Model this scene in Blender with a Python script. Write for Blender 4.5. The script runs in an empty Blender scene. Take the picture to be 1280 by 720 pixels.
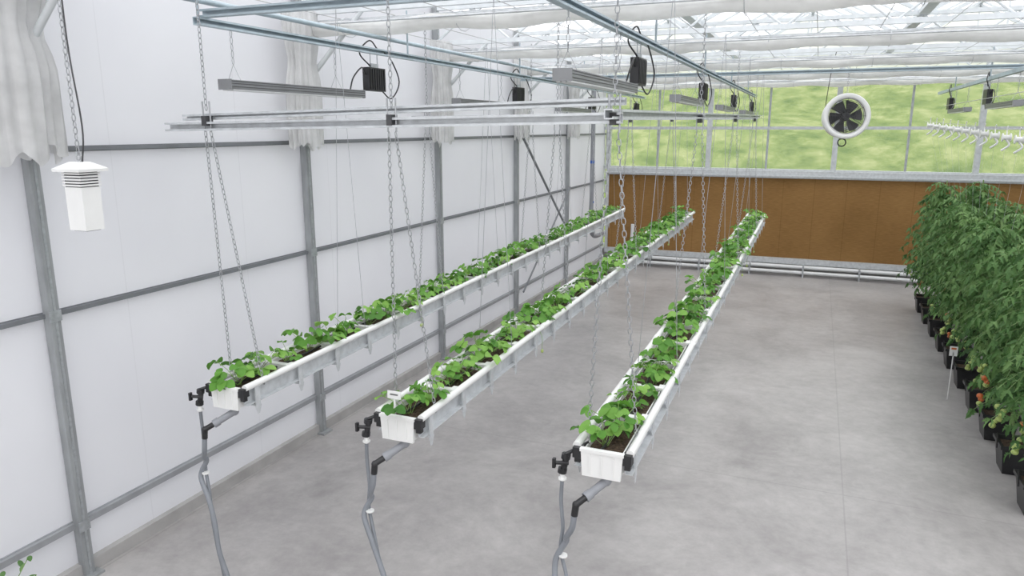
import bpy, math, random
from mathutils import Vector, Matrix, noise
random.seed(7)
V=Vector
scene=bpy.context.scene
try: scene.view_settings.view_transform='Standard'
except Exception: pass

# ------------------------------------------------------------------ materials
def mat(name,col,rough=0.5,metal=0.0,spec=0.5,var=0.0,scale=8.0,bump=0.0,col2=None,transl=0.0,attr=False,cols=None,stretch=None):
    m=bpy.data.materials.new(name); m.use_nodes=True
    nt=m.node_tree; N=nt.nodes; L=nt.links
    b=N['Principled BSDF']; out=N['Material Output']
    b.inputs['Roughness'].default_value=rough; b.inputs['Metallic'].default_value=metal
    b.inputs['Specular IOR Level'].default_value=spec
    b.inputs['Base Color'].default_value=(*col,1)
    src=None
    if attr:
        a=N.new('ShaderNodeAttribute'); a.attribute_name='shade'
        r=N.new('ShaderNodeValToRGB'); e=r.color_ramp.elements
        e[0].color=(*cols[0],1); e[1].color=(*cols[-1],1)
        for i,c in enumerate(cols[1:-1]):
            k=e.new((i+1)/(len(cols)-1)); k.color=(*c,1)
        L.new(a.outputs['Fac'],r.inputs['Fac']); src=r.outputs['Color']
    elif var>0 or col2:
        tc=N.new('ShaderNodeTexCoord'); n=N.new('ShaderNodeTexNoise')
        n.inputs['Scale'].default_value=scale; n.inputs['Detail'].default_value=6
        vec=tc.outputs['Object']
        if stretch:
            mp=N.new('ShaderNodeMapping'); mp.inputs['Scale'].default_value=stretch
            L.new(vec,mp.inputs['Vector']); vec=mp.outputs['Vector']
        L.new(vec,n.inputs['Vector'])
        r=N.new('ShaderNodeValToRGB'); e=r.color_ramp.elements
        e[0].position=0.3; e[1].position=0.7
        c2=col2 or tuple(min(1,c*(1+var)) for c in col)
        c1=col if col2 else tuple(c*(1-var) for c in col)
        e[0].color=(*c1,1); e[1].color=(*c2,1)
        L.new(n.outputs['Fac'],r.inputs['Fac']); src=r.outputs['Color']
        if bump>0:
            bp=N.new('ShaderNodeBump'); bp.inputs['Strength'].default_value=bump; bp.inputs['Distance'].default_value=0.02
            L.new(n.outputs['Fac'],bp.inputs['Height']); L.new(bp.outputs['Normal'],b.inputs['Normal'])
    if src: L.new(src,b.inputs['Base Color'])
    if transl>0:
        t=N.new('ShaderNodeBsdfTranslucent'); t.inputs['Color'].default_value=(*col,1)
        if src: L.new(src,t.inputs['Color'])
        mx=N.new('ShaderNodeMixShader'); mx.inputs['Fac'].default_value=transl
        L.new(b.outputs[0],mx.inputs[1]); L.new(t.outputs[0],mx.inputs[2]); L.new(mx.outputs[0],out.inputs['Surface'])
    return m

def glassy(name,tint,haze,hazecol):
    m=bpy.data.materials.new(name); m.use_nodes=True
    nt=m.node_tree; N=nt.nodes; L=nt.links
    N.remove(N['Principled BSDF']); out=N['Material Output']
    tr=N.new('ShaderNodeBsdfTransparent'); tr.inputs['Color'].default_value=(*tint,1)
    tl=N.new('ShaderNodeBsdfTranslucent'); tl.inputs['Color'].default_value=(*hazecol,1)
    tc=N.new('ShaderNodeTexCoord'); n=N.new('ShaderNodeTexNoise'); n.inputs['Scale'].default_value=1.5
    mr=N.new('ShaderNodeMapRange'); mr.inputs['To Min'].default_value=haze*0.85; mr.inputs['To Max'].default_value=min(1,haze*1.15)
    L.new(tc.outputs['Object'],n.inputs['Vector']); L.new(n.outputs['Fac'],mr.inputs['Value'])
    mx=N.new('ShaderNodeMixShader'); L.new(mr.outputs[0],mx.inputs['Fac'])
    L.new(tr.outputs[0],mx.inputs[1]); L.new(tl.outputs[0],mx.inputs[2]); L.new(mx.outputs[0],out.inputs['Surface'])
    return m

M_galv=mat('galvanized_steel',(0.42,0.44,0.46),0.42,0.5,var=0.18,scale=25)
M_galvL=mat('galvanized_light',(0.58,0.60,0.62),0.4,0.35,var=0.12,scale=20)
M_tray_rail=mat('trough_rail_galvanized',(0.58,0.60,0.62),0.4,0.2,var=0.12,scale=20)
M_post=mat('post_steel',(0.33,0.345,0.355),0.5,0.25,var=0.15,scale=14,stretch=(1,1,.3))
M_rail=mat('wall_rail_steel',(0.19,0.20,0.215),0.5,0.2,var=0.1)
M_rail2=mat('wall_rail_light',(0.34,0.35,0.37),0.5,0.2,var=0.1)
M_blue=mat('bluish_steel',(0.44,0.52,0.57),0.45,0.3,var=0.12,scale=12)
M_truss=mat('truss_steel',(0.70,0.73,0.75),0.5,0.1,var=0.08)
M_chain=mat('chain_steel',(0.45,0.46,0.48),0.35,0.6,var=0.1)
M_white=mat('white_pvc',(0.81,0.81,0.80),0.35,var=0.03,scale=6)
M_white2=mat('white_paint',(0.72,0.73,0.74),0.4,var=0.04,scale=5)
M_black=mat('black_plastic',(0.018,0.018,0.02),0.4,var=0.3)
M_dark=mat('dark_grey',(0.06,0.06,0.065),0.45,var=0.2)
M_hose=mat('grey_hose',(0.235,0.25,0.275),0.5,spec=.3,var=0.08)
M_pvc=mat('grey_pvc',(0.29,0.30,0.325),0.45,spec=.3,var=0.06)
M_soil=mat('soil',(0.035,0.022,0.014),0.95,col2=(0.13,0.085,0.055),scale=60,bump=1.0)
M_alu=mat('lamp_aluminium',(0.25,0.255,0.265),0.4,0.2,var=0.08)
M_lens=mat('lamp_lens',(0.72,0.73,0.74),0.3,var=0.05)
M_curt=mat('curtain_fabric',(0.87,0.87,0.86),0.45,var=0.05,scale=9,transl=0.5)
M_plast=mat('plastic_film',(0.80,0.80,0.80),0.2,var=0.10,scale=7,transl=0.5)
M_tag=mat('tag_white',(0.80,0.80,0.80),0.5,var=0.02)
M_tagt=mat('tag_print',(0.15,0.15,0.15),0.5,var=0.1)
M_leaf=mat('strawberry_leaf',(0.1,0.3,0.05),0.48,spec=.35,attr=True,cols=[(0.05,0.165,0.022),(0.13,0.33,0.048),(0.30,0.54,0.115)],transl=0.32)
M_pet=mat('petiole',(0.24,0.38,0.11),0.5,var=0.15)
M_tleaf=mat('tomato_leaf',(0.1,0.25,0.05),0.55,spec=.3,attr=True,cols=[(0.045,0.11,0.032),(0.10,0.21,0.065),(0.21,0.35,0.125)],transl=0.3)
M_stem=mat('tomato_stem',(0.18,0.28,0.10),0.6,var=0.2)
M_tomg=mat('tomato_green',(0.42,0.52,0.16),0.3,var=0.2,scale=20)
M_tomr=mat('tomato_red',(0.60,0.16,0.05),0.3,var=0.2,scale=20)
M_conc=mat('curb_concrete',(0.40,0.39,0.385),0.9,var=0.12,scale=5)
M_bounce=mat('neutral_bounce_ground',(0.45,0.44,0.42),0.95,var=0.2,scale=3)  # invented pale grey, keeps green bounce light off the translucent walls
M_wire=mat('wire',(0.5,0.5,0.5),0.5,var=0.05)
M_bluec=mat('blue_fitting',(0.03,0.12,0.45),0.4,var=0.1)

def wallmat():
    m=bpy.data.materials.new('white_wall_sheet'); m.use_nodes=True
    nt=m.node_tree; N=nt.nodes; L=nt.links; b=N['Principled BSDF']; out=N['Material Output']
    tc=N.new('ShaderNodeTexCoord'); sx=N.new('ShaderNodeSeparateXYZ'); L.new(tc.outputs['Object'],sx.inputs[0])
    md=N.new('ShaderNodeMath'); md.operation='PINGPONG'; md.inputs[1].default_value=0.6; L.new(sx.outputs['Y'],md.inputs[0])
    lt=N.new('ShaderNodeMath'); lt.operation='LESS_THAN'; lt.inputs[1].default_value=0.004; L.new(md.outputs[0],lt.inputs[0])
    n=N.new('ShaderNodeTexNoise'); n.inputs['Scale'].default_value=0.7; n.inputs['Detail'].default_value=4; L.new(tc.outputs['Object'],n.inputs['Vector'])
    r=N.new('ShaderNodeValToRGB'); e=r.color_ramp.elements; e[0].position=.3;e[1].position=.7
    e[0].color=(0.79,0.795,0.825,1); e[1].color=(0.84,0.845,0.87,1); L.new(n.outputs['Fac'],r.inputs['Fac'])
    mx=N.new('ShaderNodeMixRGB'); mx.inputs[2].default_value=(0.77,0.775,0.80,1)
    L.new(lt.outputs[0],mx.inputs[0]); L.new(r.outputs['Color'],mx.inputs[1]); L.new(mx.outputs[0],b.inputs['Base Color'])
    b.inputs['Roughness'].default_value=0.45; b.inputs['Specular IOR Level'].default_value=.3
    t=N.new('ShaderNodeBsdfTranslucent'); L.new(mx.outputs[0],t.inputs['Color'])
    ms=N.new('ShaderNodeMixShader'); ms.inputs[0].default_value=0.42
    L.new(b.outputs[0],ms.inputs[1]); L.new(t.outputs[0],ms.inputs[2]); L.new(ms.outputs[0],out.inputs['Surface'])
    return m
M_wall=wallmat()

def floormat():
    m=bpy.data.materials.new('concrete_floor'); m.use_nodes=True
    nt=m.node_tree; N=nt.nodes; L=nt.links; b=N['Principled BSDF']
    tc=N.new('ShaderNodeTexCoord')
    def nz(s,d,dist=0.0,rough=.6):
        n=N.new('ShaderNodeTexNoise'); n.inputs['Scale'].default_value=s; n.inputs['Detail'].default_value=d
        n.inputs['Roughness'].default_value=rough; n.inputs['Distortion'].default_value=dist
        L.new(tc.outputs['Object'],n.inputs['Vector']); return n
    a=nz(0.8,10,0.3,.72); c=nz(9,8,0.2,.7); d=nz(1.1,8,.5,.7)
    r=N.new('ShaderNodeValToRGB'); e=r.color_ramp.elements; e[0].position=.34;e[1].position=.66
    e[0].color=(0.300,0.286,0.283,1); e[1].color=(0.445,0.428,0.422,1); L.new(a.outputs['Fac'],r.inputs['Fac'])
    r2=N.new('ShaderNodeValToRGB'); e=r2.color_ramp.elements; e[0].position=.3;e[1].position=.7
    e[0].color=(0.88,0.88,0.88,1); e[1].color=(1.09,1.09,1.09,1); L.new(c.outputs['Fac'],r2.inputs['Fac'])
    mm=N.new('ShaderNodeMixRGB'); mm.blend_type='MULTIPLY'; mm.inputs[0].default_value=1
    L.new(r.outputs['Color'],mm.inputs[1]); L.new(r2.outputs['Color'],mm.inputs[2])
    r3=N.new('ShaderNodeValToRGB'); e=r3.color_ramp.elements; e[0].position=.52;e[1].position=.70
    e[0].color=(0,0,0,1); e[1].color=(.6,.6,.6,1); L.new(d.outputs['Fac'],r3.inputs['Fac'])
    m2=N.new('ShaderNodeMixRGB'); m2.inputs[2].default_value=(0.50,0.485,0.475,1)
    L.new(r3.outputs['Color'],m2.inputs[0]); L.new(mm.outputs[0],m2.inputs[1])
    sx=N.new('ShaderNodeSeparateXYZ'); L.new(tc.outputs['Object'],sx.inputs[0])
    def line(sock,off,per):
        s=N.new('ShaderNodeMath'); s.operation='SUBTRACT'; s.inputs[1].default_value=off; L.new(sock,s.inputs[0])
        p=N.new('ShaderNodeMath'); p.operation='PINGPONG'; p.inputs[1].default_value=per; L.new(s.outputs[0],p.inputs[0])
        l=N.new('ShaderNodeMath'); l.operation='LESS_THAN'; l.inputs[1].default_value=0.006; L.new(p.outputs[0],l.inputs[0]); return l
    l1=line(sx.outputs['X'],.43,2.4); l2=line(sx.outputs['Y'],11.4,2.6)
    mxm=N.new('ShaderNodeMath'); mxm.operation='MAXIMUM'; L.new(l1.outputs[0],mxm.inputs[0]); L.new(l2.outputs[0],mxm.inputs[1])
    ml=N.new('ShaderNodeMath'); ml.operation='MULTIPLY'; ml.inputs[1].default_value=.3; L.new(mxm.outputs[0],ml.inputs[0])
    m3=N.new('ShaderNodeMixRGB'); m3.inputs[2].default_value=(0.2,0.19,0.19,1)
    L.new(ml.outputs[0],m3.inputs[0]); L.new(m2.outputs[0],m3.inputs[1]); L.new(m3.outputs[0],b.inputs['Base Color'])
    mr=N.new('ShaderNodeMapRange'); mr.inputs['To Min'].default_value=.22; mr.inputs['To Max'].default_value=.46
    L.new(d.outputs['Fac'],mr.inputs['Value']); L.new(mr.outputs[0],b.inputs['Roughness'])
    b.inputs['Specular IOR Level'].default_value=.38
    return m
M_floor=floormat()

def padmat():
    m=bpy.data.materials.new('cooling_pad_cellulose'); m.use_nodes=True
    nt=m.node_tree; N=nt.nodes; L=nt.links; b=N['Principled BSDF']
    tc=N.new('ShaderNodeTexCoord'); sx=N.new('ShaderNodeSeparateXYZ'); L.new(tc.outputs['Object'],sx.inputs[0])
    mp=N.new('ShaderNodeMapping'); mp.inputs['Scale'].default_value=(6,1,60); L.new(tc.outputs['Object'],mp.inputs['Vector'])
    n=N.new('ShaderNodeTexNoise'); n.inputs['Scale'].default_value=1.5; n.inputs['Detail'].default_value=5; L.new(mp.outputs[0],n.inputs['Vector'])
    n2=N.new('ShaderNodeTexNoise'); n2.inputs['Scale'].default_value=.8; L.new(tc.outputs['Object'],n2.inputs['Vector'])
    ad=N.new('ShaderNodeMath'); ad.operation='ADD'; L.new(n.outputs['Fac'],ad.inputs[0]); L.new(n2.outputs['Fac'],ad.inputs[1])
    hv=N.new('ShaderNodeMath'); hv.operation='MULTIPLY'; hv.inputs[1].default_value=.5; L.new(ad.outputs[0],hv.inputs[0])
    r=N.new('ShaderNodeValToRGB'); e=r.color_ramp.elements; e[0].position=.35;e[1].position=.65
    e[0].color=(0.205,0.112,0.040,1); e[1].color=(0.315,0.178,0.068,1); L.new(hv.outputs[0],r.inputs['Fac'])
    p=N.new('ShaderNodeMath'); p.operation='PINGPONG'; p.inputs[1].default_value=.3; L.new(sx.outputs['X'],p.inputs[0])
    l=N.new('ShaderNodeMath'); l.operation='LESS_THAN'; l.inputs[1].default_value=.006; L.new(p.outputs[0],l.inputs[0])
    ml=N.new('ShaderNodeMath'); ml.operation='MULTIPLY'; ml.inputs[1].default_value=.3; L.new(l.outputs[0],ml.inputs[0])
    mx=N.new('ShaderNodeMixRGB'); mx.inputs[2].default_value=(0.10,0.04,0.01,1)
    L.new(ml.outputs[0],mx.inputs[0]); L.new(r.outputs['Color'],mx.inputs[1]); L.new(mx.outputs[0],b.inputs['Base Color'])
    b.inputs['Roughness'].default_value=.85; b.inputs['Specular IOR Level'].default_value=.1
    return m
M_pad=padmat()
def hillmat(name,c0,c1,c2,sc):
    m=bpy.data.materials.new(name); m.use_nodes=True
    nt=m.node_tree; N=nt.nodes; L=nt.links; b=N['Principled BSDF']
    tc=N.new('ShaderNodeTexCoord'); mp=N.new('ShaderNodeMapping'); mp.inputs['Scale'].default_value=sc; L.new(tc.outputs['Object'],mp.inputs['Vector'])
    n=N.new('ShaderNodeTexNoise'); n.inputs['Scale'].default_value=1.6; n.inputs['Detail'].default_value=10; n.inputs['Roughness'].default_value=.72; L.new(mp.outputs[0],n.inputs['Vector'])
    r=N.new('ShaderNodeValToRGB'); e=r.color_ramp.elements; e[0].position=.36;e[1].position=.64
    e[0].color=(*c0,1); e[1].color=(*c2,1); k=e.new(.5); k.color=(*c1,1)
    L.new(n.outputs['Fac'],r.inputs['Fac']); L.new(r.outputs['Color'],b.inputs['Base Color'])
    b.inputs['Roughness'].default_value=1; b.inputs['Specular IOR Level'].default_value=0
    return m
M_hill=hillmat('hillside_grass',(0.085,0.145,0.035),(0.19,0.25,0.08),(0.33,0.36,0.17),(.7,.5,.9))
M_glass=glassy('window_glass',(0.95,0.96,0.94),0.14,(0.9,0.92,0.9))
M_roof=glassy('roof_diffuse_glass',(0.97,0.98,1.0),0.35,(0.95,0.96,0.98))
M_gable=glassy('gable_diffuse_sheet',(0.9,0.9,0.9),0.8,(0.95,0.95,0.95))

# ------------------------------------------------------------------ mesh builder
class MB:
    def __init__(s): s.v=[];s.f=[];s.m=[];s.s=[];s.sm=[]
    def add(s,vs,fs,m=0,sh=.5,smooth=False):
        o=len(s.v); s.v.extend([tuple(p) for p in vs])
        for f in fs:
            s.f.append(tuple(i+o for i in f)); s.m.append(m); s.s.append(sh); s.sm.append(smooth)
    def box(s,a,b,m=0):
        x0,y0,z0=a;x1,y1,z1=b
        vs=[(x0,y0,z0),(x1,y0,z0),(x1,y1,z0),(x0,y1,z0),(x0,y0,z1),(x1,y0,z1),(x1,y1,z1),(x0,y1,z1)]
        s.add(vs,[(0,3,2,1),(4,5,6,7),(0,1,5,4),(1,2,6,5),(2,3,7,6),(3,0,4,7)],m)
    def cbox(s,c,d,m=0): s.box((c[0]-d[0]/2,c[1]-d[1]/2,c[2]-d[2]/2),(c[0]+d[0]/2,c[1]+d[1]/2,c[2]+d[2]/2),m)
    def prof(s,pts,p0,p1,m=0,up=V((0,0,1)),smooth=False,caps=True):
        p0=V(p0);p1=V(p1);d=(p1-p0).normalized()
        if abs(d.dot(up))>.98: up=V((0,1,0))
        sd=d.cross(up).normalized(); u=sd.cross(d).normalized(); n=len(pts)
        vs=[p0+sd*a+u*b for a,b in pts]+[p1+sd*a+u*b for a,b in pts]
        fs=[(i,(i+1)%n,n+(i+1)%n,n+i) for i in range(n)]
        if caps: fs+= [tuple(range(n-1,-1,-1)),tuple(range(n,2*n))]
        s.add(vs,fs,m,smooth=smooth)
    def beam(s,p0,p1,w,h,m=0): s.prof([(-w/2,-h/2),(w/2,-h/2),(w/2,h/2),(-w/2,h/2)],p0,p1,m)
    def strut(s,p0,p1,w,h,m=0,t=.006,lip=.012):
        P=[(w/2-0,-h/2),(w/2,-h/2+lip),(w/2-t,-h/2+lip),(w/2-t,-h/2+t),(-w/2+t,-h/2+t),(-w/2+t,h/2-t),(w/2-t,h/2-t),(w/2-t,h/2-lip),(w/2,h/2-lip),(w/2,h/2),(-w/2,h/2),(-w/2,-h/2)]
        s.prof(P,p0,p1,m)
    def cyl(s,p0,p1,r,n=10,m=0,r1=None,caps=True):
        r1=r if r1 is None else r1
        p0=V(p0);p1=V(p1);d=(p1-p0).normalized(); up=V((0,0,1)) if abs(d.z)<.98 else V((0,1,0))
        sd=d.cross(up).normalized(); u=sd.cross(d)
        vs=[p0+(sd*math.cos(2*math.pi*i/n)+u*math.sin(2*math.pi*i/n))*r for i in range(n)]
        vs+=[p1+(sd*math.cos(2*math.pi*i/n)+u*math.sin(2*math.pi*i/n))*r1 for i in range(n)]
        s.add(vs,[(i,(i+1)%n,n+(i+1)%n,n+i) for i in range(n)],m,smooth=True)
        if caps: s.add(vs,[tuple(range(n-1,-1,-1)),tuple(range(n,2*n))],m)
    def tube(s,path,r,n=8,m=0,closed=False):
        path=[V(p) for p in path]; k=len(path); vs=[]
        prev=None
        for i,p in enumerate(path):
            a=path[i-1] if (i>0 or closed) else p; b=path[(i+1)%k] if (i<k-1 or closed) else p
            d=(b-a).normalized()
            if prev is None:
                up=V((0,0,1)) if abs(d.z)<.9 else V((0,1,0)); sd=d.cross(up).normalized()
            else: sd=(prev-d*prev.dot(d)).normalized()
            prev=sd; u=sd.cross(d)
            rr=r[i] if isinstance(r,(list,tuple)) else r
            vs+=[p+(sd*math.cos(2*math.pi*j/n)+u*math.sin(2*math.pi*j/n))*rr for j in range(n)]
        fs=[]
        for i in range(k if closed else k-1):
            i2=(i+1)%k
            fs+=[(i*n+j,i*n+(j+1)%n,i2*n+(j+1)%n,i2*n+j) for j in range(n)]
        s.add(vs,fs,m,smooth=True)
        if not closed: s.add(vs,[tuple(range(n-1,-1,-1)),tuple(range((k-1)*n,k*n))],m)
    def sphere(s,c,r,m=0,sc=(1,1,1),nu=10,nv=7):
        vs=[];fs=[]
        for i in range(nv+1):
            t=math.pi*i/nv
            for j in range(nu):
                p=2*math.pi*j/nu
                vs.append((c[0]+r*sc[0]*math.sin(t)*math.cos(p),c[1]+r*sc[1]*math.sin(t)*math.sin(p),c[2]+r*sc[2]*math.cos(t)))
        for i in range(nv):
            for j in range(nu): fs.append((i*nu+j,(i+1)*nu+j,(i+1)*nu+(j+1)%nu,i*nu+(j+1)%nu))
        s.add(vs,fs,m,smooth=True)
    def chain(s,p0,p1,m=0,pitch=.030,w=.010,wr=.0028):
        p0=V(p0);p1=V(p1);d=p1-p0;Ln=d.length;d.normalize();n=max(2,int(Ln/pitch))
        up=V((0,1,0)); sd=d.cross(up).normalized(); u=sd.cross(d)
        for i in range(n):
            c=p0+d*(Ln*(i+.5)/n); a=sd if i%2 else u; b=u if i%2 else sd
            vs=[];K=8
            hl=pitch*.62
            for k in range(K):
                t=2*math.pi*k/K
                ca,sa=math.cos(t),math.sin(t)
                o=a*(w*sa)+d*(hl*ca); rad=(a*sa+d*ca).normalized()
                for q in range(3):
                    g=2*math.pi*q/3
                    vs.append(c+o+rad*(wr*math.cos(g))+b*(wr*math.sin(g)))
            fs=[(k*3+q,k*3+(q+1)%3,((k+1)%K)*3+(q+1)%3,((k+1)%K)*3+q) for k in range(K) for q in range(3)]
            s.add(vs,fs,m,smooth=True)
    def leaflet(s,base,d,nrm,L,W,m,sh,fold=.25,droop=.2,prof=None):
        d=d.normalized(); sd=d.cross(nrm)
        if sd.length<1e-3: sd=V((1,0,0))
        sd.normalize(); nn=sd.cross(d).normalized()
        prof=prof or [(0,.10),(.18,.62),(.45,1.0),(.75,.86),(.93,.45),(1.0,.12)]
        vs=[]
        for t,w in prof:
            c=base+d*(L*t)-nn*(L*droop*t*t)
            h=W*.5*w
            vs+=[c-sd*h+nn*(h*fold),c-nn*(0),c+sd*h+nn*(h*fold)]
        fs=[]
        for i in range(len(prof)-1):
            o=i*3; fs+=[(o,o+1,o+4,o+3),(o+1,o+2,o+5,o+4)]
        s.add(vs,fs,m,sh,smooth=True)
    def build(s,name,mats,parent=None):
        me=bpy.data.meshes.new(name); me.from_pydata(s.v,[],s.f)
        for k in mats: me.materials.append(k)
        me.polygons.foreach_set('material_index',s.m)
        me.polygons.foreach_set('use_smooth',s.sm)
        at=me.attributes.new('shade','FLOAT','FACE'); at.data.foreach_set('value',s.s)
        me.update()
        o=bpy.data.objects.new(name,me); scene.collection.objects.link(o)
        if parent: o.parent=parent
        return o
def empty(name):
    e=bpy.data.objects.new(name,None); scene.collection.objects.link(e); return e
def smooth(pts,n=8):
    P=[V(p) for p in pts]; P=[P[0]*2-P[1]]+P+[P[-1]*2-P[-2]]; out=[]
    for i in range(1,len(P)-2):
        for k in range(n):
            t=k/n; a,b,c,d=P[i-1],P[i],P[i+1],P[i+2]
            out.append(.5*((2*b)+(c-a)*t+(2*a-5*b+4*c-d)*t*t+(3*b-a-3*c+d)*t**3))
    out.append(P[-2]); return out

# ------------------------------------------------------------------ shell
XL,XR,YB,YF=-4.45,6.6,16.25,-2.5
EAVE=4.45
YP=[0.4,3.0,5.6,8.2,10.8,13.4,16.0]
b=MB(); b.box((XL-.1,YF-.1,-.1),(XR+.1,YB+.1,0)); b.build('floor',[M_floor])
b=MB(); b.box((XL-.03,YF,0),(XL,YB,EAVE)); b.build('wall_left',[M_wall])
b=MB(); b.box((XR,YF,0),(XR+.03,YB,EAVE)); b.build('wall_right',[M_wall])
b=MB(); b.box((XL,YF-.03,0),(XR,YF,EAVE)); b.build('wall_front',[M_gable])
b=MB(); b.box((XL,YB,3.96),(XR,YB+.03,EAVE+.0)); b.box((XL,YB,0),(XR,YB+.03,.30),1)
SP=(XR-XL)/4; RISE=.75
for k in range(4):
    x0=XL+k*SP
    b.add([(x0,YB,EAVE),(x0+SP,YB,EAVE),(x0+SP/2,YB,EAVE+RISE)],[(0,1,2)])
b.build('wall_back',[M_gable,M_conc])
b=MB()
for k in range(4):
    x0=XL+k*SP
    b.add([(x0,YF,EAVE),(x0,YB,EAVE),(x0+SP/2,YB,EAVE+RISE),(x0+SP/2,YF,EAVE+RISE),(x0+SP,YB,EAVE),(x0+SP,YF,EAVE)],[(0,1,2,3),(3,2,4,5)])
b.build('ceiling',[M_roof])
b=MB()
for k in range(4):
    x0=XL+k*SP
    y=YF
    while y<YB:
        b.beam((x0,y,EAVE),(x0+SP/2,y,EAVE+RISE-.01),.03,.04); b.beam((x0+SP,y,EAVE),(x0+SP/2,y,EAVE+RISE-.01),.03,.04); y+=1.3
    b.beam((x0+SP/2,YF,EAVE+RISE-.02),(x0+SP/2,YB,EAVE+RISE-.02),.06,.05)
    if k: b.beam((x0,YF,EAVE-.04),(x0,YB,EAVE-.04),.12,.06)
b.build('roof_glazing_bars',[M_truss])

for i,y in enumerate(YP[1:-1]):
    b=MB(); x=XL+.02
    b.box((x,y-.033,.0),(x+.065,y+.033,EAVE)); b.box((x-.005,y-.07,0),(x+.11,y+.07,.018)); 
    b.box((x+.065,y-.008,.0),(x+.071,y+.008,EAVE),1)
    for z in (.38,1.84,2.87): b.box((x+.063,y-.038,z-.035),(x+.073,y+.038,z+.035),1)
    b.build('steel_post',[M_post,M_galv])
for y in YP[1:-1]:
    b=MB(); b.box((XR-.095,y-.04,0),(XR-.02,y+.04,3.7)); b.box((XR-.14,y-.075,0),(XR-.015,y+.075,.018)); b.box((XR-.102,y-.01,0),(XR-.095,y+.01,3.7),1)
    b.build('steel_post',[M_post,M_galv])
for n,(z,h,mm) in enumerate([(2.87,.024,M_rail),(1.84,.028,M_rail),(.38,.042,M_rail2)]):
    b=MB(); b.box((XL,YF,z-h/2),(XL+.04,YB,z+h/2)); b.box((XL,YF,z-h/2-.006),(XL+.012,YB,z+h/2+.006)); b.build('trim_%d'%(n+1),[mm])
b=MB(); b.box((XL,YF,0),(XL+.05,YB,.09)); b.build('baseboard_left',[M_conc])
b=MB()
b.cyl((XL+.14,10.8,2.9),(XL+.14,13.3,1.0),.02); b.cyl((XL+.14,10.9,.35),(XL+.14,13.3,1.9),.015)
b.build('diagonal_brace',[M_rail])
b=MB(); b.tube(smooth([(-4.2,14.4,3.9),(-4.2,14.4,3.0),(-4.2,14.4,2.0),(-4.2,14.4,1.1),(-4.2,14.6,.8),(-4.2,15.4,.75)],6),.045,10)
b.cyl((-4.2,14.4,2.3),(-4.2,14.4,2.36),.05,10,1); b.cyl((-4.2,14.4,1.5),(-4.2,14.4,1.54),.05,10,1)
b.build('water_supply_pipe',[M_pvc,M_bluec])

b=MB(); b.box((XL+.15,YB-.16,.34),(XR,YB-.02,2.0),0)
E=empty('evaporative_cooling_pad_wall'); b.build('pads',[M_pad],E)
b=MB()
b.box((XL+.1,YB-.2,1.99),(XR,YB-.0,2.14)); b.box((XL+.1,YB-.25,2.02),(XR,YB-.2,2.05))
b.box((XL+.1,YB-.22,.22),(XR,YB-.0,.34)); b.box((XL+.1,YB-.2,.3),(XL+.16,YB,2.0))
b.build('frame',[M_galvL],E)
b=MB()
b.tube([(XL+1.0,YB-.3,.18),(XR,YB-.3,.18)],.04,10); b.tube([(XL+.5,YB-.42,.09),(XR,YB-.42,.09)],.035,10)
for k in range(10):
    x=XL+1.2+k*1.05; b.box((x,YB-.46,0),(x+.03,YB-.22,.22),1)
b.tube(smooth([(XL+1.0,YB-.3,.18),(XL+.8,YB-.3,.2),(XL+.75,YB-.28,.35),(XL+.75,YB-.25,.9)],5),.04,8,0)
b.build('drain_pipes',[M_white2,M_galv],E)
majors=[-4.35,-2.16,.31,2.78,5.25]; minors=[-3.25,-.98,1.6,4.0]
allx=sorted(majors+minors)
for i,(x0,x1) in enumerate(zip(allx,allx[1:]+[XR])):
    b=MB(); b.add([(x0,YB-.02,2.14),(x1,YB-.02,2.14),(x1,YB-.02,3.97),(x0,YB-.02,3.97)],[(0,1,2,3)])
    b.build('window_%d'%(i+1),[M_glass])
b=MB()
for x in majors: b.box((x-.05,YB-.12,2.1),(x+.05,YB-.01,EAVE))
for x in minors: b.box((x-.02,YB-.07,2.1),(x+.02,YB-.01,3.97),1)
b.box((XL,YB-.09,2.97),(XR,YB-.02,3.03)); b.box((XL,YB-.12,3.93),(XR,YB,4.03)); b.box((XL,YB-.1,2.12),(XR,YB,2.17))
b.cyl((XL,YB-.2,3.93),(XR,YB-.2,3.93),.04)
b.build('window_frame',[M_galvL,M_galv])

def hz(x,y):
    h=max(0,y-18.5)*.36
    h=8.2*(1-math.exp(-h/6.0))
    return -.15+h+ .7*noise.noise(V((x*.15,y*.15,0)))*min(1,(y-16.7)/13)
b=MB(); nx,ny=60,40; vs=[];fs=[]
for j in range(ny+1):
    for i in range(nx+1):
        x=-60+i*2.0; y=YB+.5+j*1.1; vs.append((x,y,hz(x,y)))
for j in range(ny):
    for i in range(nx): fs.append((j*(nx+1)+i,j*(nx+1)+i+1,(j+1)*(nx+1)+i+1,(j+1)*(nx+1)+i))
b.add(vs,fs,smooth=True); b.build('grassy_hillside',[M_hill])
b=MB(); b.add([(-60,-30,-.15),(60,-30,-.15),(60,YB+.6,-.15),(-60,YB+.6,-.15)],[(0,1,2,3)]); b.build('outdoor_ground',[M_bounce])  # unseen ground outside, surfaced neutral grey for the light it reflects

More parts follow.
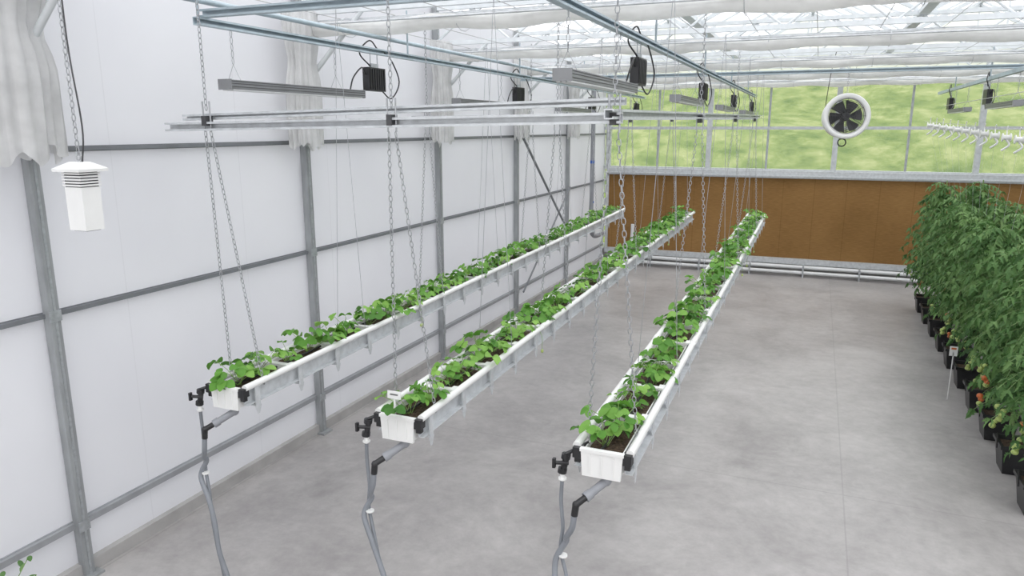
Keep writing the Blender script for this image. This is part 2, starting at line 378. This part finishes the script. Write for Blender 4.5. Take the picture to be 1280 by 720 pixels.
for y in YP:
    b=MB()
    zb,zt=4.0,EAVE-.07
    if y==16.0: y=15.85
    b.beam((XL+.05,y,zb),(XR-.05,y,zb),.05,.05); b.beam((XL+.05,y,zt+.02),(XR-.05,y,zt+.02),.05,.05)
    n=22; w=(XR-XL-.1)/n
    for k in range(n):
        x0=XL+.05+k*w; z0,z1=(zb,zt) if k%2==0 else (zt,zb)
        b.cyl((x0,y,z0),(x0+w,y,z1),.014,6)
    for k in range(4):
        x0=XL+k*SP
        b.beam((x0+.05,y,EAVE-.02),(x0+SP/2,y,EAVE+RISE-.06),.04,.05); b.beam((x0+SP-.05,y,EAVE-.02),(x0+SP/2,y,EAVE+RISE-.06),.04,.05)
        b.cyl((x0+SP/2,y,EAVE),(x0+SP/2,y,EAVE+RISE-.05),.014,6)
    b.cyl((XL+.12,y,3.4),(XL+.75,y,zb),.022,8)
    b.build('roof_truss',[M_truss])
b=MB()
x=XL+.5
while x<XR:
    b.cyl((x,YF,3.93),(x,YB-.25,3.93),.0035,4); x+=.55
b.build('curtain_support_wires',[M_wire])
for y in YP[1:-1]+[15.7]:
    b=MB(); vs=[];n=12;K=220
    for i in range(K+1):
        x=XL+.15+(XR-XL-.32)*i/K
        sag=.012*math.sin(x*5.7+y)
        for j in range(n):
            t=2*math.pi*j/n
            r=1+.24*noise.noise(V((x*1.6,math.cos(t)*1.6+y,math.sin(t)*1.6)))+.12*noise.noise(V((x*9,math.cos(t)*2.6+y,math.sin(t)*2.6)))
            vs.append((x,y-.02+.12*r*math.cos(t),3.84+sag+.056*r*math.sin(t)))
    fs=[(i*n+j,i*n+(j+1)%n,(i+1)*n+(j+1)%n,(i+1)*n+j) for i in range(K) for j in range(n)]
    b.add(vs,fs,0,smooth=True)
    b.cyl((XL+.1,y+.02,3.91),(XR-.12,y+.02,3.91),.02,8,1)
    b.cyl((XL+.1,y-.16,3.87),(XR-.12,y-.16,3.87),.010,6,1)
    x=XL+.6
    while x<XR:
        b.tube([(x+.0,y+.14*math.cos(a),3.85+.08*math.sin(a)) for a in [k*math.pi/5 for k in range(10)]],.003,4,1,closed=True); x+=1.1
    b.build('rolled_shade_curtain',[M_curt,M_galvL])
for i,y in enumerate(YP[1:-1]):
    b=MB(); vs=[]; n=96; K=14
    w=.19 if i else .26
    for k in range(K+1):
        t=k/K; z=2.84+(4.0-2.84)*t
        pinch=1-.22*math.exp(-((t-.62)/.12)**2)
        for j in range(n):
            a=2*math.pi*j/n
            f=1+.11*math.sin(a*17+1.5*noise.noise(V((t*2,i,0))))+.09*math.sin(a*7+i)+.12*noise.noise(V((math.cos(a)*2+i,math.sin(a)*2,t*1.5)))
            zz=z-(.12*noise.noise(V((a*2,i*3,0))) if k==0 else 0)
            vs.append((XL+.21+.09*f*math.cos(a)*pinch,y-.17+w*f*math.sin(a)*pinch,zz))
    fs=[(k*n+j,k*n+(j+1)%n,(k+1)*n+(j+1)%n,(k+1)*n+j) for k in range(K) for j in range(n)]
    b.add(vs,fs,0,smooth=True); b.build('gathered_plastic_curtain',[M_plast])

ZR=3.6; XA,XB,XC=-1.2,-3.35,1.9
b=MB()
for x in (XA,XB,XC):
    b.strut((x,3.36,ZR),(x,15.2,ZR),.045,.045)
b.strut((XB-.02,3.42,ZR+.045),(XC+.2,3.42,ZR+.045),.045,.045)
b.strut((XB-.5,9.6,ZR+.05),(XC+.2,9.6,ZR+.05),.045,.045)
b.cyl((XB-.12,1.6,3.74),(XB-.12,15.6,3.74),.018,8)
b.cyl((XB+.0,3.38,ZR),(XB+.0,3.38,3.98),.008,6)
for x in (XA,XB,XC):
    for y in YP[2:-1]: b.cyl((x,y+.13,ZR),(x,y+.13,3.98),.008,6)
b.build('lamp_mounting_rails',[M_blue])

def lamp(x,y0,ln=1.42,z=3.26):
    E=empty('led_grow_light')
    b=MB(); w,h=.048,.026
    P=[(-w,-h),(-w*.9,-h*1.1),(w*.9,-h*1.1),(w,-h),(w,h*.4)]
    k=6
    for i in range(k):
        a=w-(2*w)*(i)/k; c=w-(2*w)*(i+.5)/k; d=w-(2*w)*(i+1)/k
        P+=[(a-.001,h),(c,h),(c-.001,h*.45),(d+.001,h*.45)]
    P+=[(-w,h)]
    b.prof(P,(x,y0,z),(x,y0+ln,z),0)
    for s in (-1,1):
        for zz in (-.014,.004,.018): b.box((x+s*w-.003,y0,z+zz-.002),(x+s*w+.003,y0+ln,z+zz+.002),2)
    for q in (-.03,0,.03): b.box((x+q-.011,y0+.02,z-h*1.1-.008),(x+q+.011,y0+ln-.02,z-h*1.1+.001),1)
    for yy in (y0-.006,y0+ln): b.box((x-w-.003,yy,z-h-.006),(x+w+.003,yy+.008,z+h+.004),0)
    b.build('housing',[M_alu,M_lens,M_dark],E)
    b=MB()
    for yy in (y0+.08,y0+ln-.3):
        b.cyl((x-w,yy,z+h),(x,yy,z+.12),.002,4); b.cyl((x+w,yy,z+h),(x,yy,z+.12),.002,4); b.chain((x,yy,z+.12),(x,yy,ZR-.02),0,pitch=.035,w=.009,wr=.0025)
    b.build('hanger',[M_chain],E)
    b=MB(); yb=y0+ln+.22
    b.cbox((x,yb,z+.12),(.06,.24,.18),0)
    for q in range(7): b.cbox((x+.033,yb-.1+q*.033,z+.12),(.008,.012,.16),0)
    b.cbox((x,yb,z+.225),(.02,.1,.035),1); b.cyl((x,yb-.05,z+.24),(x,yb-.05,ZR),.004,5,1); b.cyl((x,yb+.05,z+.24),(x,yb+.05,ZR),.004,5,1)
    b.tube(smooth([(x,yb-.12,z+.15),(x+.02,yb-.2,z+.2),(x+.02,yb-.32,z+.12),(x,y0+ln-.12,z+.03)],6),.006,5)
    b.tube(smooth([(x,yb+.1,z+.04),(x+.03,yb+.2,z-.02),(x+.05,yb+.3,z+.12),(x+.02,yb+.22,z+.3),(x,yb+.16,ZR)],6),.006,5)
    b.tube(smooth([(x,yb-.05,z+.22),(x-.05,yb-.12,z+.32),(x-.02,yb-.02,z+.42),(x,yb+.06,ZR+.02)],6),.006,5)
    b.build('driver_box',[M_black,M_galv],E)
for x in (XA,XB):
    for y0 in (3.55,6.65,9.75,12.8): lamp(x,y0)
for y0 in (9.3,12.2): lamp(XC,y0)

# ------------------------------------------------------------------ troughs
TX=[-3.27,-2.035,-.865]; Y0,Y1=3.25,12.8
def tz(y): return 1.425+(y-Y0)*.0145
def trough(i,xc):
    E=empty('hydroponic_gutter_trough')
    z0,z1=tz(Y0),tz(Y1)
    b=MB()
    U=[(-.10,0),(-.094,0),(-.086,-.112),(.086,-.112),(.094,0),(.10,0),(.094,-.12),(-.094,-.12)]
    b.prof(U,(xc,Y0+.01,z0),(xc,Y1,z1))
    for yy,zz in ((Y0,z0),(Y1,z1)):
        b.prof([(-.108,.012),(.108,.012),(.098,-.13),(-.098,-.13)],(xc,yy-.006,zz),(xc,yy+.012,zz))
        b.prof([(-.112,.016),(.112,.016),(.112,.0),(-.112,.0)],(xc,yy-.012,zz),(xc,yy+.016,zz))
        for xx in (-.06,.0,.06): b.box((xc+xx-.003,yy-.012,zz-.115),(xc+xx+.003,yy-.004,zz-.01))
    for s in (-1,1):
        y=Y0+.02
        while y<Y1-.1:
            ye=min(y+1.98,Y1)
            b.cyl((xc+s*.137,y,tz(y)+.012),(xc+s*.137,ye,tz(ye)+.012),.021,12)
            b.cyl((xc+s*.137,ye-.05,tz(ye)+.012),(xc+s*.137,min(ye+.05,Y1+.02),tz(ye)+.012),.024,12)
            y+=2.0
    # white planter-insert rims between plants
    y=Y0+.49
    while y<Y1-.2:
        b.box((xc-.098,y-.022,tz(y)-.05),(xc+.098,y+.022,tz(y)+.012))
        b.box((xc-.125,y-.035,tz(y)+.006),(xc-.085,y+.035,tz(y)+.020)); b.box((xc+.085,y-.035,tz(y)+.006),(xc+.125,y+.035,tz(y)+.020))
        y+=.49
    b.build('tray',[M_white],E)
    b=MB()
    for s in (-1,1):
        b.prof([(s*.112,-.012),(s*.116,-.012),(s*.116,-.10),(s*.150,-.10),(s*.150,-.104),(s*.112,-.104)][::s],(xc,Y0+.03,z0),(xc,Y1,z1),0)
    y=Y0+.12
    while y<Y1:
        z=tz(y)
        b.box((xc-.15,y-.015,z-.135),(xc+.15,y+.015,z-.122))
        for s in (-1,1):
            b.box((xc+s*.145-.004,y-.02,z-.15),(xc+s*.145+.004,y+.02,z-.0),0)
            b.add([(xc+s*.147,y-.03,z-.13),(xc+s*.147,y+.03,z-.13),(xc+s*.147,y+.008,z-.185),(xc+s*.147,y-.012,z-.185)],[(0,1,2,3)],0)
        y+=.42
    b.build('support_rail',[M_tray_rail],E)
    b=MB(); vs=[];K=160;n=5
    for a in range(K+1):
        y=Y0+.02+(Y1-Y0-.03)*a/K
        for j in range(n):
            x=-.09+.18*j/(n-1); vs.append((xc+x,y,tz(y)-.026+.014*noise.noise(V((x*30+i*5,y*14,0)))))
    b.add(vs,[(a*n+j,a*n+j+1,(a+1)*n+j+1,(a+1)*n+j) for a in range(K) for j in range(n-1)],0,smooth=True)
    b.tube(smooth([(xc+.03*math.sin(q*1.3)-.02,Y0+.05+q*.47,tz(Y0+q*.47)-.008) for q in range(21)],3),.008,6,1)
    b.build('growing_medium',[M_soil,M_black],E)
    b=MB()
    for s in (-1,1):
        b.cbox((xc+s*.128,Y0+.02,z0-.015),(.045,.05,.055),0)
        b.cbox((xc+s*.128,Y0+.02,z0-.055),(.03,.03,.03),0)
    vx=xc-.185; vy=Y0-.02; vz=z0-.07
    b.tube(smooth([(xc-.1,Y0+.1,z0-.0),(xc-.14,Y0+.03,z0-.01),(vx+.01,vy,z0-.02),(vx,vy,vz+.04)],5),.010,8,0)
    b.cyl((vx+.012,vy,vz+.045),(vx-.012,vy,vz-.06),.017,10,0)
    for zz in (.035,-.045): b.cyl((vx+zz*.22,vy,vz+zz+.012),(vx+zz*.22-.004,vy,vz+zz-.012),.024,10,0)
    b.cyl((vx+.02,vy,vz),(vx-.04,vy-.03,vz+.005),.011,8,0); b.cbox((vx-.045,vy-.035,vz+.005),(.014,.02,.05),0)
    b.cyl((vx-.01,vy,vz-.06),(vx-.012,vy,vz-.1),.013,10,1); b.cyl((vx-.011,vy,vz-.085),(vx-.011,vy,vz-.093),.022,10,1)
    d0=V((xc+.02,Y0+.07,z0-.12)); d1=V((xc+.015,Y0+.05,z0-.165)); d2=V((xc-.065,Y0-.05,z0-.225)); d3=V((xc-.10,Y0-.09,z0-.25))
    b.cyl(d0,d1,.024,12,2); b.sphere(d1,.027,2); b.cyl(d1,d2,.022,12,2); b.cyl(d1.lerp(d2,.75),d2,.027,12,2); b.cyl(d2,d3,.017,10,0); b.sphere(d3,.02,0); b.cyl(d3,d3+V((-.008,0,-.06)),.018,10,0)
    b.build('fittings',[M_black,M_white,M_pvc],E)
    b=MB()
    sx=[.16,.19,-.0][i]; bl=[.06,.04,-.02][i]
    h0=(vx-.012,vy,vz-.09)
    b.tube(smooth([h0,(vx-.02,vy+.01,vz-.22),(vx-.005,vy,vz-.36),(vx-.015,vy-.0,.86),(vx+.03,vy-.03,.72),(vx+.35*sx+.02,vy-.07,.58),(vx+.8*sx,vy-.1,.4),(vx+sx,vy-.1,.2),(vx+sx,vy-.1,.02)],8),.0105,8)
    e=d3+V((-.008,0,-.05))
    b.tube(smooth([e,(e.x-.01,e.y,e.z-.08),(e.x-.05,e.y+.03,e.z-.16),(vx+.02,vy-.02,.93),(vx-.03,vy-.03,.82),(vx+bl,vy-.07,.70),(vx+.4*sx+bl,vy-.1,.56),(vx+sx+.0,vy-.12,.38),(vx+sx*1.2+.02,vy-.12,.2),(vx+sx*1.2+.02,vy-.12,.02)],8),.0155,10)
    b.build('drain_hose',[M_hose],E)
    b=MB(); b.cyl((vx+.005,vy-.02,.842),(vx+.005,vy-.02,.85),.024,10)
    b.build('cable_tie',[M_white],E)
for i,x in enumerate(TX): trough(i,x)
b=MB(); x=TX[1]-.045; z=tz(3.3)
b.cbox((x,3.30,z+.03),(.012,.004,.12),0); b.cbox((x,3.298,z+.115),(.085,.005,.045),0); b.cbox((x,3.294,z+.118),(.05,.002,.008),1)
b.build('plant_label_tag',[M_tag,M_tagt])

b=MB()
b.strut((-3.58,3.3,3.005),(-.83,3.3,3.045),.045,.05,0)
b.strut((-3.50,3.36,3.06),(-.83,3.36,3.12),.04,.035,0)
for y in (5.9,8.5,11.1):
    b.strut((-3.42,y,3.06+.01*(y-3.3)),(-.83,y,3.06+.01*(y-3.3)),.041,.041,0)
b.strut((-.865,3.2,3.06),(-.865,12.2,3.17),.045,.045,0)
for y in (3.3,5.9,8.5,11.1):
    for x in TX:
        b.cbox((x,y,3.04+.01*(y-3.3)),(.03,.06,.055),2)
        for q in (-.025,.025): b.cyl((x+q,y,2.98),(x+q,y,3.15+.01*(y-3.3)),.005,6,1)
hang=[3.45,5.9,8.5,11.1]
for y in hang:
    yb=3.3 if y==3.45 else y
    for x in TX:
        z=tz(y)
        b.chain((x-.02,yb,2.98),(x-.13,y,z-.02),1); b.chain((x+.02,yb,2.98),(x+.13,y,z-.02),1)
        b.chain((x,yb,3.1),(x,yb,3.98),1)
b.build('suspended_strut_frame',[M_galvL,M_chain,M_dark])
b=MB()
for y in (4.6,7.2,9.8,12.2):
    for x in TX:
        for s in (-1,1): b.cyl((x,y,3.85),(x+s*.13,y,tz(y)),.0022,4)
b.build('hanging_wires',[M_chain])

# ------------------------------------------------------------------ strawberries
def strawberry(b,c,size,rng):
    n=rng.randint(8,12)
    for k in range(n):
        a=2*math.pi*(k/n)+rng.uniform(-.4,.4); el=rng.uniform(.5,1.4)
        Lp=size*rng.uniform(.07,.16)
        d=V((math.cos(a)*math.cos(el),math.sin(a)*math.cos(el),math.sin(el)))
        p0=V(c)+V((rng.uniform(-.015,.015),rng.uniform(-.02,.02),0)); p1=p0+d*Lp*.6; p2=p0+V((d.x*Lp*1.15,d.y*Lp*1.15,d.z*Lp*.92))
        b.tube([p0,p1,p2],.0022,4,1)
        out=V((math.cos(a),math.sin(a),-rng.uniform(.0,.6))).normalized()
        nrm=(V((0,0,1))+V((math.cos(a),math.sin(a),0))*rng.uniform(.1,.8)+V((rng.uniform(-.4,.4),rng.uniform(-.4,.4),0))).normalized()
        S=size*rng.uniform(.036,.066); sh=min(1,max(0,rng.gauss(.55,.26)))
        side=nrm.cross(out).normalized()
        for q,sc in ((0,1.0),(1.25,.92),(-1.25,.92)):
            dd=out*math.cos(q)+side*math.sin(q)
            b.leaflet(p2+dd*.004,dd,nrm,S*sc,S*sc*.92,0,min(1,max(0,sh+rng.uniform(-.1,.1))),fold=rng.uniform(.1,.6),droop=rng.uniform(.05,.45))
for i,x in enumerate(TX):
    rng=random.Random(11+i); b=MB(); y=Y0+.13; k=0
    # two plants per planter cell, gaps at the white rims
    while y<Y1-.03:
        strawberry(b,(x+rng.uniform(-.04,.04),y+rng.uniform(-.02,.02),tz(y)-.02),rng.uniform(.85,1.4),rng)
        y+=.225 if k%2==0 else .265
        k+=1
    for k in range(6):
        y=rng.uniform(Y0+.4,Y1-1); s=rng.choice((-1,1)); z=tz(y)
        b.tube(smooth([(x,y,z),(x+s*.1,y+.02,z+.06),(x+s*.17,y+.03,z-.02),(x+s*.18,y+.02,z-.13)],4),.0018,4,1)
        b.sphere((x+s*.18,y+.02,z-.145),.012,2,(1,1,1.25))
    b.build('strawberry_plants',[M_leaf,M_pet,M_tomg])

# ------------------------------------------------------------------ tomatoes
TP=[(0,.08),(.12,.55),(.22,1.0),(.30,.45),(.46,.85),(.56,.35),(.72,.5),(1,.04)]
def tomato(seed,H):
    rng=random.Random(seed); b=MB()
    st=smooth([(0,0,.24)]+[(math.sin(k+seed)*.04,math.cos(k*1.3+seed)*.04,.25+(H-.2)*k/6) for k in range(1,7)],5)
    b.tube(st,.009,6,1)
    n=88
    for k in range(n):
        t=(k+.5)/n; t=.2+.8*t**.9; p=st[min(len(st)-1,int(t*(len(st)-1)))].copy()
        a=k*2.4+rng.uniform(-.4,.4)
        LL=rng.uniform(.22,.41)*(1 if t<.85 else .8)*(1 if t>.35 else .7)
        el=rng.uniform(.2,1.0) if t>.8 else rng.uniform(-.0,.6)
        p.z+=rng.uniform(-.05,.05)
        hd=V((math.cos(a),math.sin(a),0)); path=[]
        for q in range(6):
            u=q/5
            path.append(p+hd*(LL*u*math.cos(el))+V((0,0,LL*(math.sin(el)*u-.7*u*u))))
        b.tube(path,.003,4,1)
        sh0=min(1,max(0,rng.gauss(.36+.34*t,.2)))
        for q in range(1,6):
            c=path[q]; d=(path[q]-path[q-1]).normalized(); sd=d.cross(V((0,0,1))).normalized()
            for s in (-1,1):
                dd=(sd*s+d*.5+V((0,0,rng.uniform(-.9,.25)))).normalized()
                nr=(V((0,0,1))+V((rng.uniform(-.8,.8),rng.uniform(-.8,.8),0))).normalized()
                S=rng.uniform(.055,.10)
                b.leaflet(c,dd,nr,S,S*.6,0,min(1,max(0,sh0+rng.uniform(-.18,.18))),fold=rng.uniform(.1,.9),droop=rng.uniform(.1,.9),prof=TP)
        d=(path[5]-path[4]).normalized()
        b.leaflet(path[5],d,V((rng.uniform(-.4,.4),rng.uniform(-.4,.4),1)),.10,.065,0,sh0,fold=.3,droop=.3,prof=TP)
    for k in range(4):
        a=rng.uniform(0,6.28); r=rng.uniform(.12,.22); z=rng.uniform(.42,.75); red=rng.random()<.25
        b.tube([(0,0,z+.12),(r*.5*math.cos(a),r*.5*math.sin(a),z+.1),(r*math.cos(a),r*math.sin(a),z)],.003,4,1)
        for q in range(3):
            b.sphere((r*math.cos(a)+rng.uniform(-.03,.03),r*math.sin(a)+rng.uniform(-.03,.03),z-q*.035),rng.uniform(.022,.032),3 if (red and q<2) else 2,(1,1,.88),8,6)
    return b
TM=[M_tleaf,M_stem,M_tomg,M_tomr]
vm=[]
rowsT=[(1.86,0),(2.42,.35),(3.9,.1),(4.45,.4)]
def pot(x,y):
    b=MB(); w0,w1,h=.115,.15,.27
    def ring(w,z): return [(x-w,y-w,z),(x+w,y-w,z),(x+w,y+w,z),(x-w,y+w,z)]
    vs=ring(w0,0)+ring(w1,h)+ring(w1+.012,h)+ring(w1+.012,h-.03)+ring(w1-.01,h)+ring(w1-.015,h-.04)
    fs=[(3,2,1,0)]
    for a,c in ((0,1),(3,2),(2,4),(4,5)):
        for j in range(4): fs.append((a*4+j,a*4+(j+1)%4,c*4+(j+1)%4,c*4+j))
    b.add(vs,fs,0); b.add(ring(w1-.015,h-.04),[(0,1,2,3)],1)
    b.cyl((x-.16,y-.02,.20),(x-.17,y-.02,.34),.006,6,0)
    return b.build('black_square_pot',[M_black,M_soil])
k=0
for x,off in rowsT:
    y=6.5+off
    while y<14.0:
        if k<5:
            o=tomato(40+k,[1.98,2.08,1.9,2.12,2.0][k]).build('tomato_plant',TM); vm.append(o.data)
        else:
            o=bpy.data.objects.new('tomato_plant',vm[k%5]); scene.collection.objects.link(o)
            o.rotation_euler=(0,0,random.uniform(0,6.28)); 
        sc=random.uniform(.94,1.03); o.scale=(sc*1.04,sc*1.04,sc)
        o.location=(x+random.uniform(-.04,.04),y,0.0)
        pot(x,y)
        k+=1; y+=.78
b=MB()
b.cyl((1.55,13.6,3.10),(1.95,8.4,2.97),.003,5,1); b.cyl((2.3,13.6,3.35),(2.3,4.0,3.35),.004,5,1); b.cyl((1.83,13.9,3.35),(1.83,4,3.35),.004,5,1)
for q in range(12):
    t=q/11; c=V((1.58,13.2,3.04)).lerp(V((1.93,8.6,2.87)),t)
    b.cyl(c+V((-.032,0,0)),c+V((.032,0,0)),.028,10,0); b.cyl(c+V((-.042,0,0)),c+V((-.032,0,0)),.045,12,0); b.cyl(c+V((.032,0,0)),c+V((.042,0,0)),.045,12,0)
    b.tube(smooth([c+V((0,0,.03)),c+V((0,.02,.08)),c+V((0,-.01,.12))],4),.006,5,0)
    b.tube(smooth([c+V((0,0,-.02)),c+V((.03,-.02,-.08)),c+V((-.03,.01,-.14))],4),.012,5,0)
    b.cyl(c,(1.86,c.y,2.0),.0009,4,1)
b.build('tomato_string_hooks',[M_white,M_wire])
b=MB()
b.cbox((1.58,9.05,.57),(.08,.004,.11),0); b.cbox((1.58,9.05,.28),(.010,.004,.56),0); b.cbox((1.58,9.046,.60),(.05,.002,.02),1)
b.build('row_marker_sign',[M_tag,M_tomr])

b=MB(); rng=random.Random(3)
for k in range(60):
    a=rng.uniform(0,6.28); d=V((math.cos(a)*.6,math.sin(a)*.6,rng.uniform(.5,1.4))).normalized(); p=V((-4.02,2.12,.24)); q=p+d*rng.uniform(.2,.46)
    b.tube([p,q],.003,4,1)
    for j in range(4):
        c=p.lerp(q,.4+.2*j); dd=V((rng.uniform(-1,1),rng.uniform(-1,1),rng.uniform(-.2,.5))).normalized()
        b.leaflet(c,dd,V((rng.uniform(-.3,.3),rng.uniform(-.3,.3),1)),.06,.028,0,rng.uniform(.3,1),fold=.3)
b.cyl((-4.02,2.12,0),(-4.02,2.12,.25),.10,16,2,r1=.14)
b.build('potted_herb',[M_tleaf,M_stem,M_black])

# ------------------------------------------------------------------ sensor box
E=empty('climate_sensor_box'); cx,cy,cz=-3.31,2.5,2.51
b=MB()
b.box((cx-.058,cy-.05,cz),(cx+.058,cy+.05,cz+.21),0)
b.box((cx-.045,cy-.038,cz-.004),(cx+.045,cy+.038,cz),1)
for q in range(5): b.box((cx-.064,cy-.055,cz+.215+q*.014),(cx+.064,cy+.055,cz+.223+q*.014),0)
b.box((cx-.055,cy-.047,cz+.21),(cx+.055,cy+.047,cz+.288),1)
def rg(w,d,z): return [(cx-w,cy-d,z),(cx+w,cy-d,z),(cx+w,cy+d,z),(cx-w,cy+d,z)]
vs=rg(.090,.080,cz+.284)+rg(.092,.082,cz+.298)+rg(.034,.030,cz+.33)
fs=[(3,2,1,0),(8,9,10,11)]+[(a*4+j,a*4+(j+1)%4,a*4+4+(j+1)%4,a*4+4+j) for a in (0,1) for j in range(4)]
b.add(vs,fs,0); b.build('housing',[M_white,M_dark],E)
b=MB(); b.chain((cx,cy,cz+.34),(cx,cy,3.98)); b.tube([(cx+.018*math.cos(a),cy,cz+.345+.018*math.sin(a)) for a in [k*math.pi/5 for k in range(10)]],.003,5,0,closed=True)
b.tube(smooth([(cx+.02,cy,cz+.32),(cx+.05,cy,cz+.5),(cx+.02,cy,cz+.9),(cx+.03,cy,3.98)],6),.004,5,1)
b.build('hanging_chain',[M_chain,M_dark],E)

# ------------------------------------------------------------------ circulation fan
E=empty('air_circulation_fan'); fc=V((.30,11.0,3.15)); FS=.93
R0=Matrix.Rotation(math.radians(10),3,'Z')@Matrix.Rotation(math.radians(-4),3,'X')
def W(x,y,z): return fc+R0@V((x*FS,y*FS,z*FS))
b=MB(); n=40
prof=[(.245,-.10),(.30,-.12),(.322,-.10),(.315,-.02),(.30,.14),(.285,.14),(.26,-.02),(.245,-.09)]
vs=[W(r*math.cos(2*math.pi*j/n),y,r*math.sin(2*math.pi*j/n)) for r,y in prof for j in range(n)]
P=len(prof)
b.add(vs,[(a*n+j,a*n+(j+1)%n,((a+1)%P)*n+(j+1)%n,((a+1)%P)*n+j) for a in range(P) for j in range(n)],0,smooth=True)
b.build('shroud',[M_white],E)
b=MB()
for q in range(11):
    r=.04+.02*q
    for yy in (-.115,.11): b.tube([W(r*math.cos(2*math.pi*j/28),yy-.02*(1-r/.25)*(1 if yy<0 else -1),r*math.sin(2*math.pi*j/28)) for j in range(28)],.003,4,0,closed=True)
for k in range(12):
    a=math.pi*2*k/12
    b.tube([W(.03*math.cos(a),-.135,.03*math.sin(a)),W(.25*math.cos(a),-.112,.25*math.sin(a))],.003,4)
b.build('guard_grille',[M_dark],E)
b=MB()
b.cyl(W(0,-.08,0),W(0,.06,0),.05,20); b.cyl(W(0,.03,0),W(0,.14,0),.06,20)
for k in range(6):
    a=2*math.pi*k/6; vs=[]
    for q in range(5):
        r=.045+.18*q/4; w=.44; tw=.045-.02*q/4
        for s in (-1,0,1):
            aa=a+s*w*(1.0-.1*q/4)+.15*q/4; vs.append(W(r*math.cos(aa),-.02+s*tw,r*math.sin(aa)))
    b.add(vs,[(q*3+j,q*3+j+1,q*3+4+j,q*3+3+j) for q in range(4) for j in range(2)],0,smooth=True)
b.build('blades_and_motor',[M_dark,M_alu],E)
b=MB(); b.chain(W(0,0,.30),(fc.x,fc.y,4.0)); b.tube(smooth([W(-.28,0,.12),W(-.27,-.02,.3),(fc.x-.22,fc.y,3.75),(fc.x-.18,fc.y,4.0)],6),.005,5,1)
b.tube([W(-.03+.055*math.cos(t),-.05,-.37+.055*math.sin(t)) for t in [k*math.pi/6 for k in range(12)]],.009,6,1,closed=True)
b.build('hanger',[M_chain,M_black],E)

# ------------------------------------------------------------------ light
w=bpy.data.worlds.new('World'); scene.world=w; w.use_nodes=True
bg=w.node_tree.nodes['Background']; bg.inputs['Color'].default_value=(0.985,0.99,1.0,1); bg.inputs['Strength'].default_value=1.85
sl=bpy.data.lights.new('sun','SUN'); sl.energy=1.2; sl.angle=math.radians(35); sl.color=(1,.97,.93)
so=bpy.data.objects.new('sun',sl); scene.collection.objects.link(so); so.rotation_euler=(math.radians(18),math.radians(22),0)

cam=bpy.data.cameras.new('camera'); co=bpy.data.objects.new('camera',cam); scene.collection.objects.link(co)
cam.sensor_width=36; cam.lens=908/1280*36; co.location=(0,0,3)
co.rotation_euler=(math.radians(90-12.42),0,math.radians(22.5)); cam.clip_start=.05; cam.clip_end=300
scene.camera=co
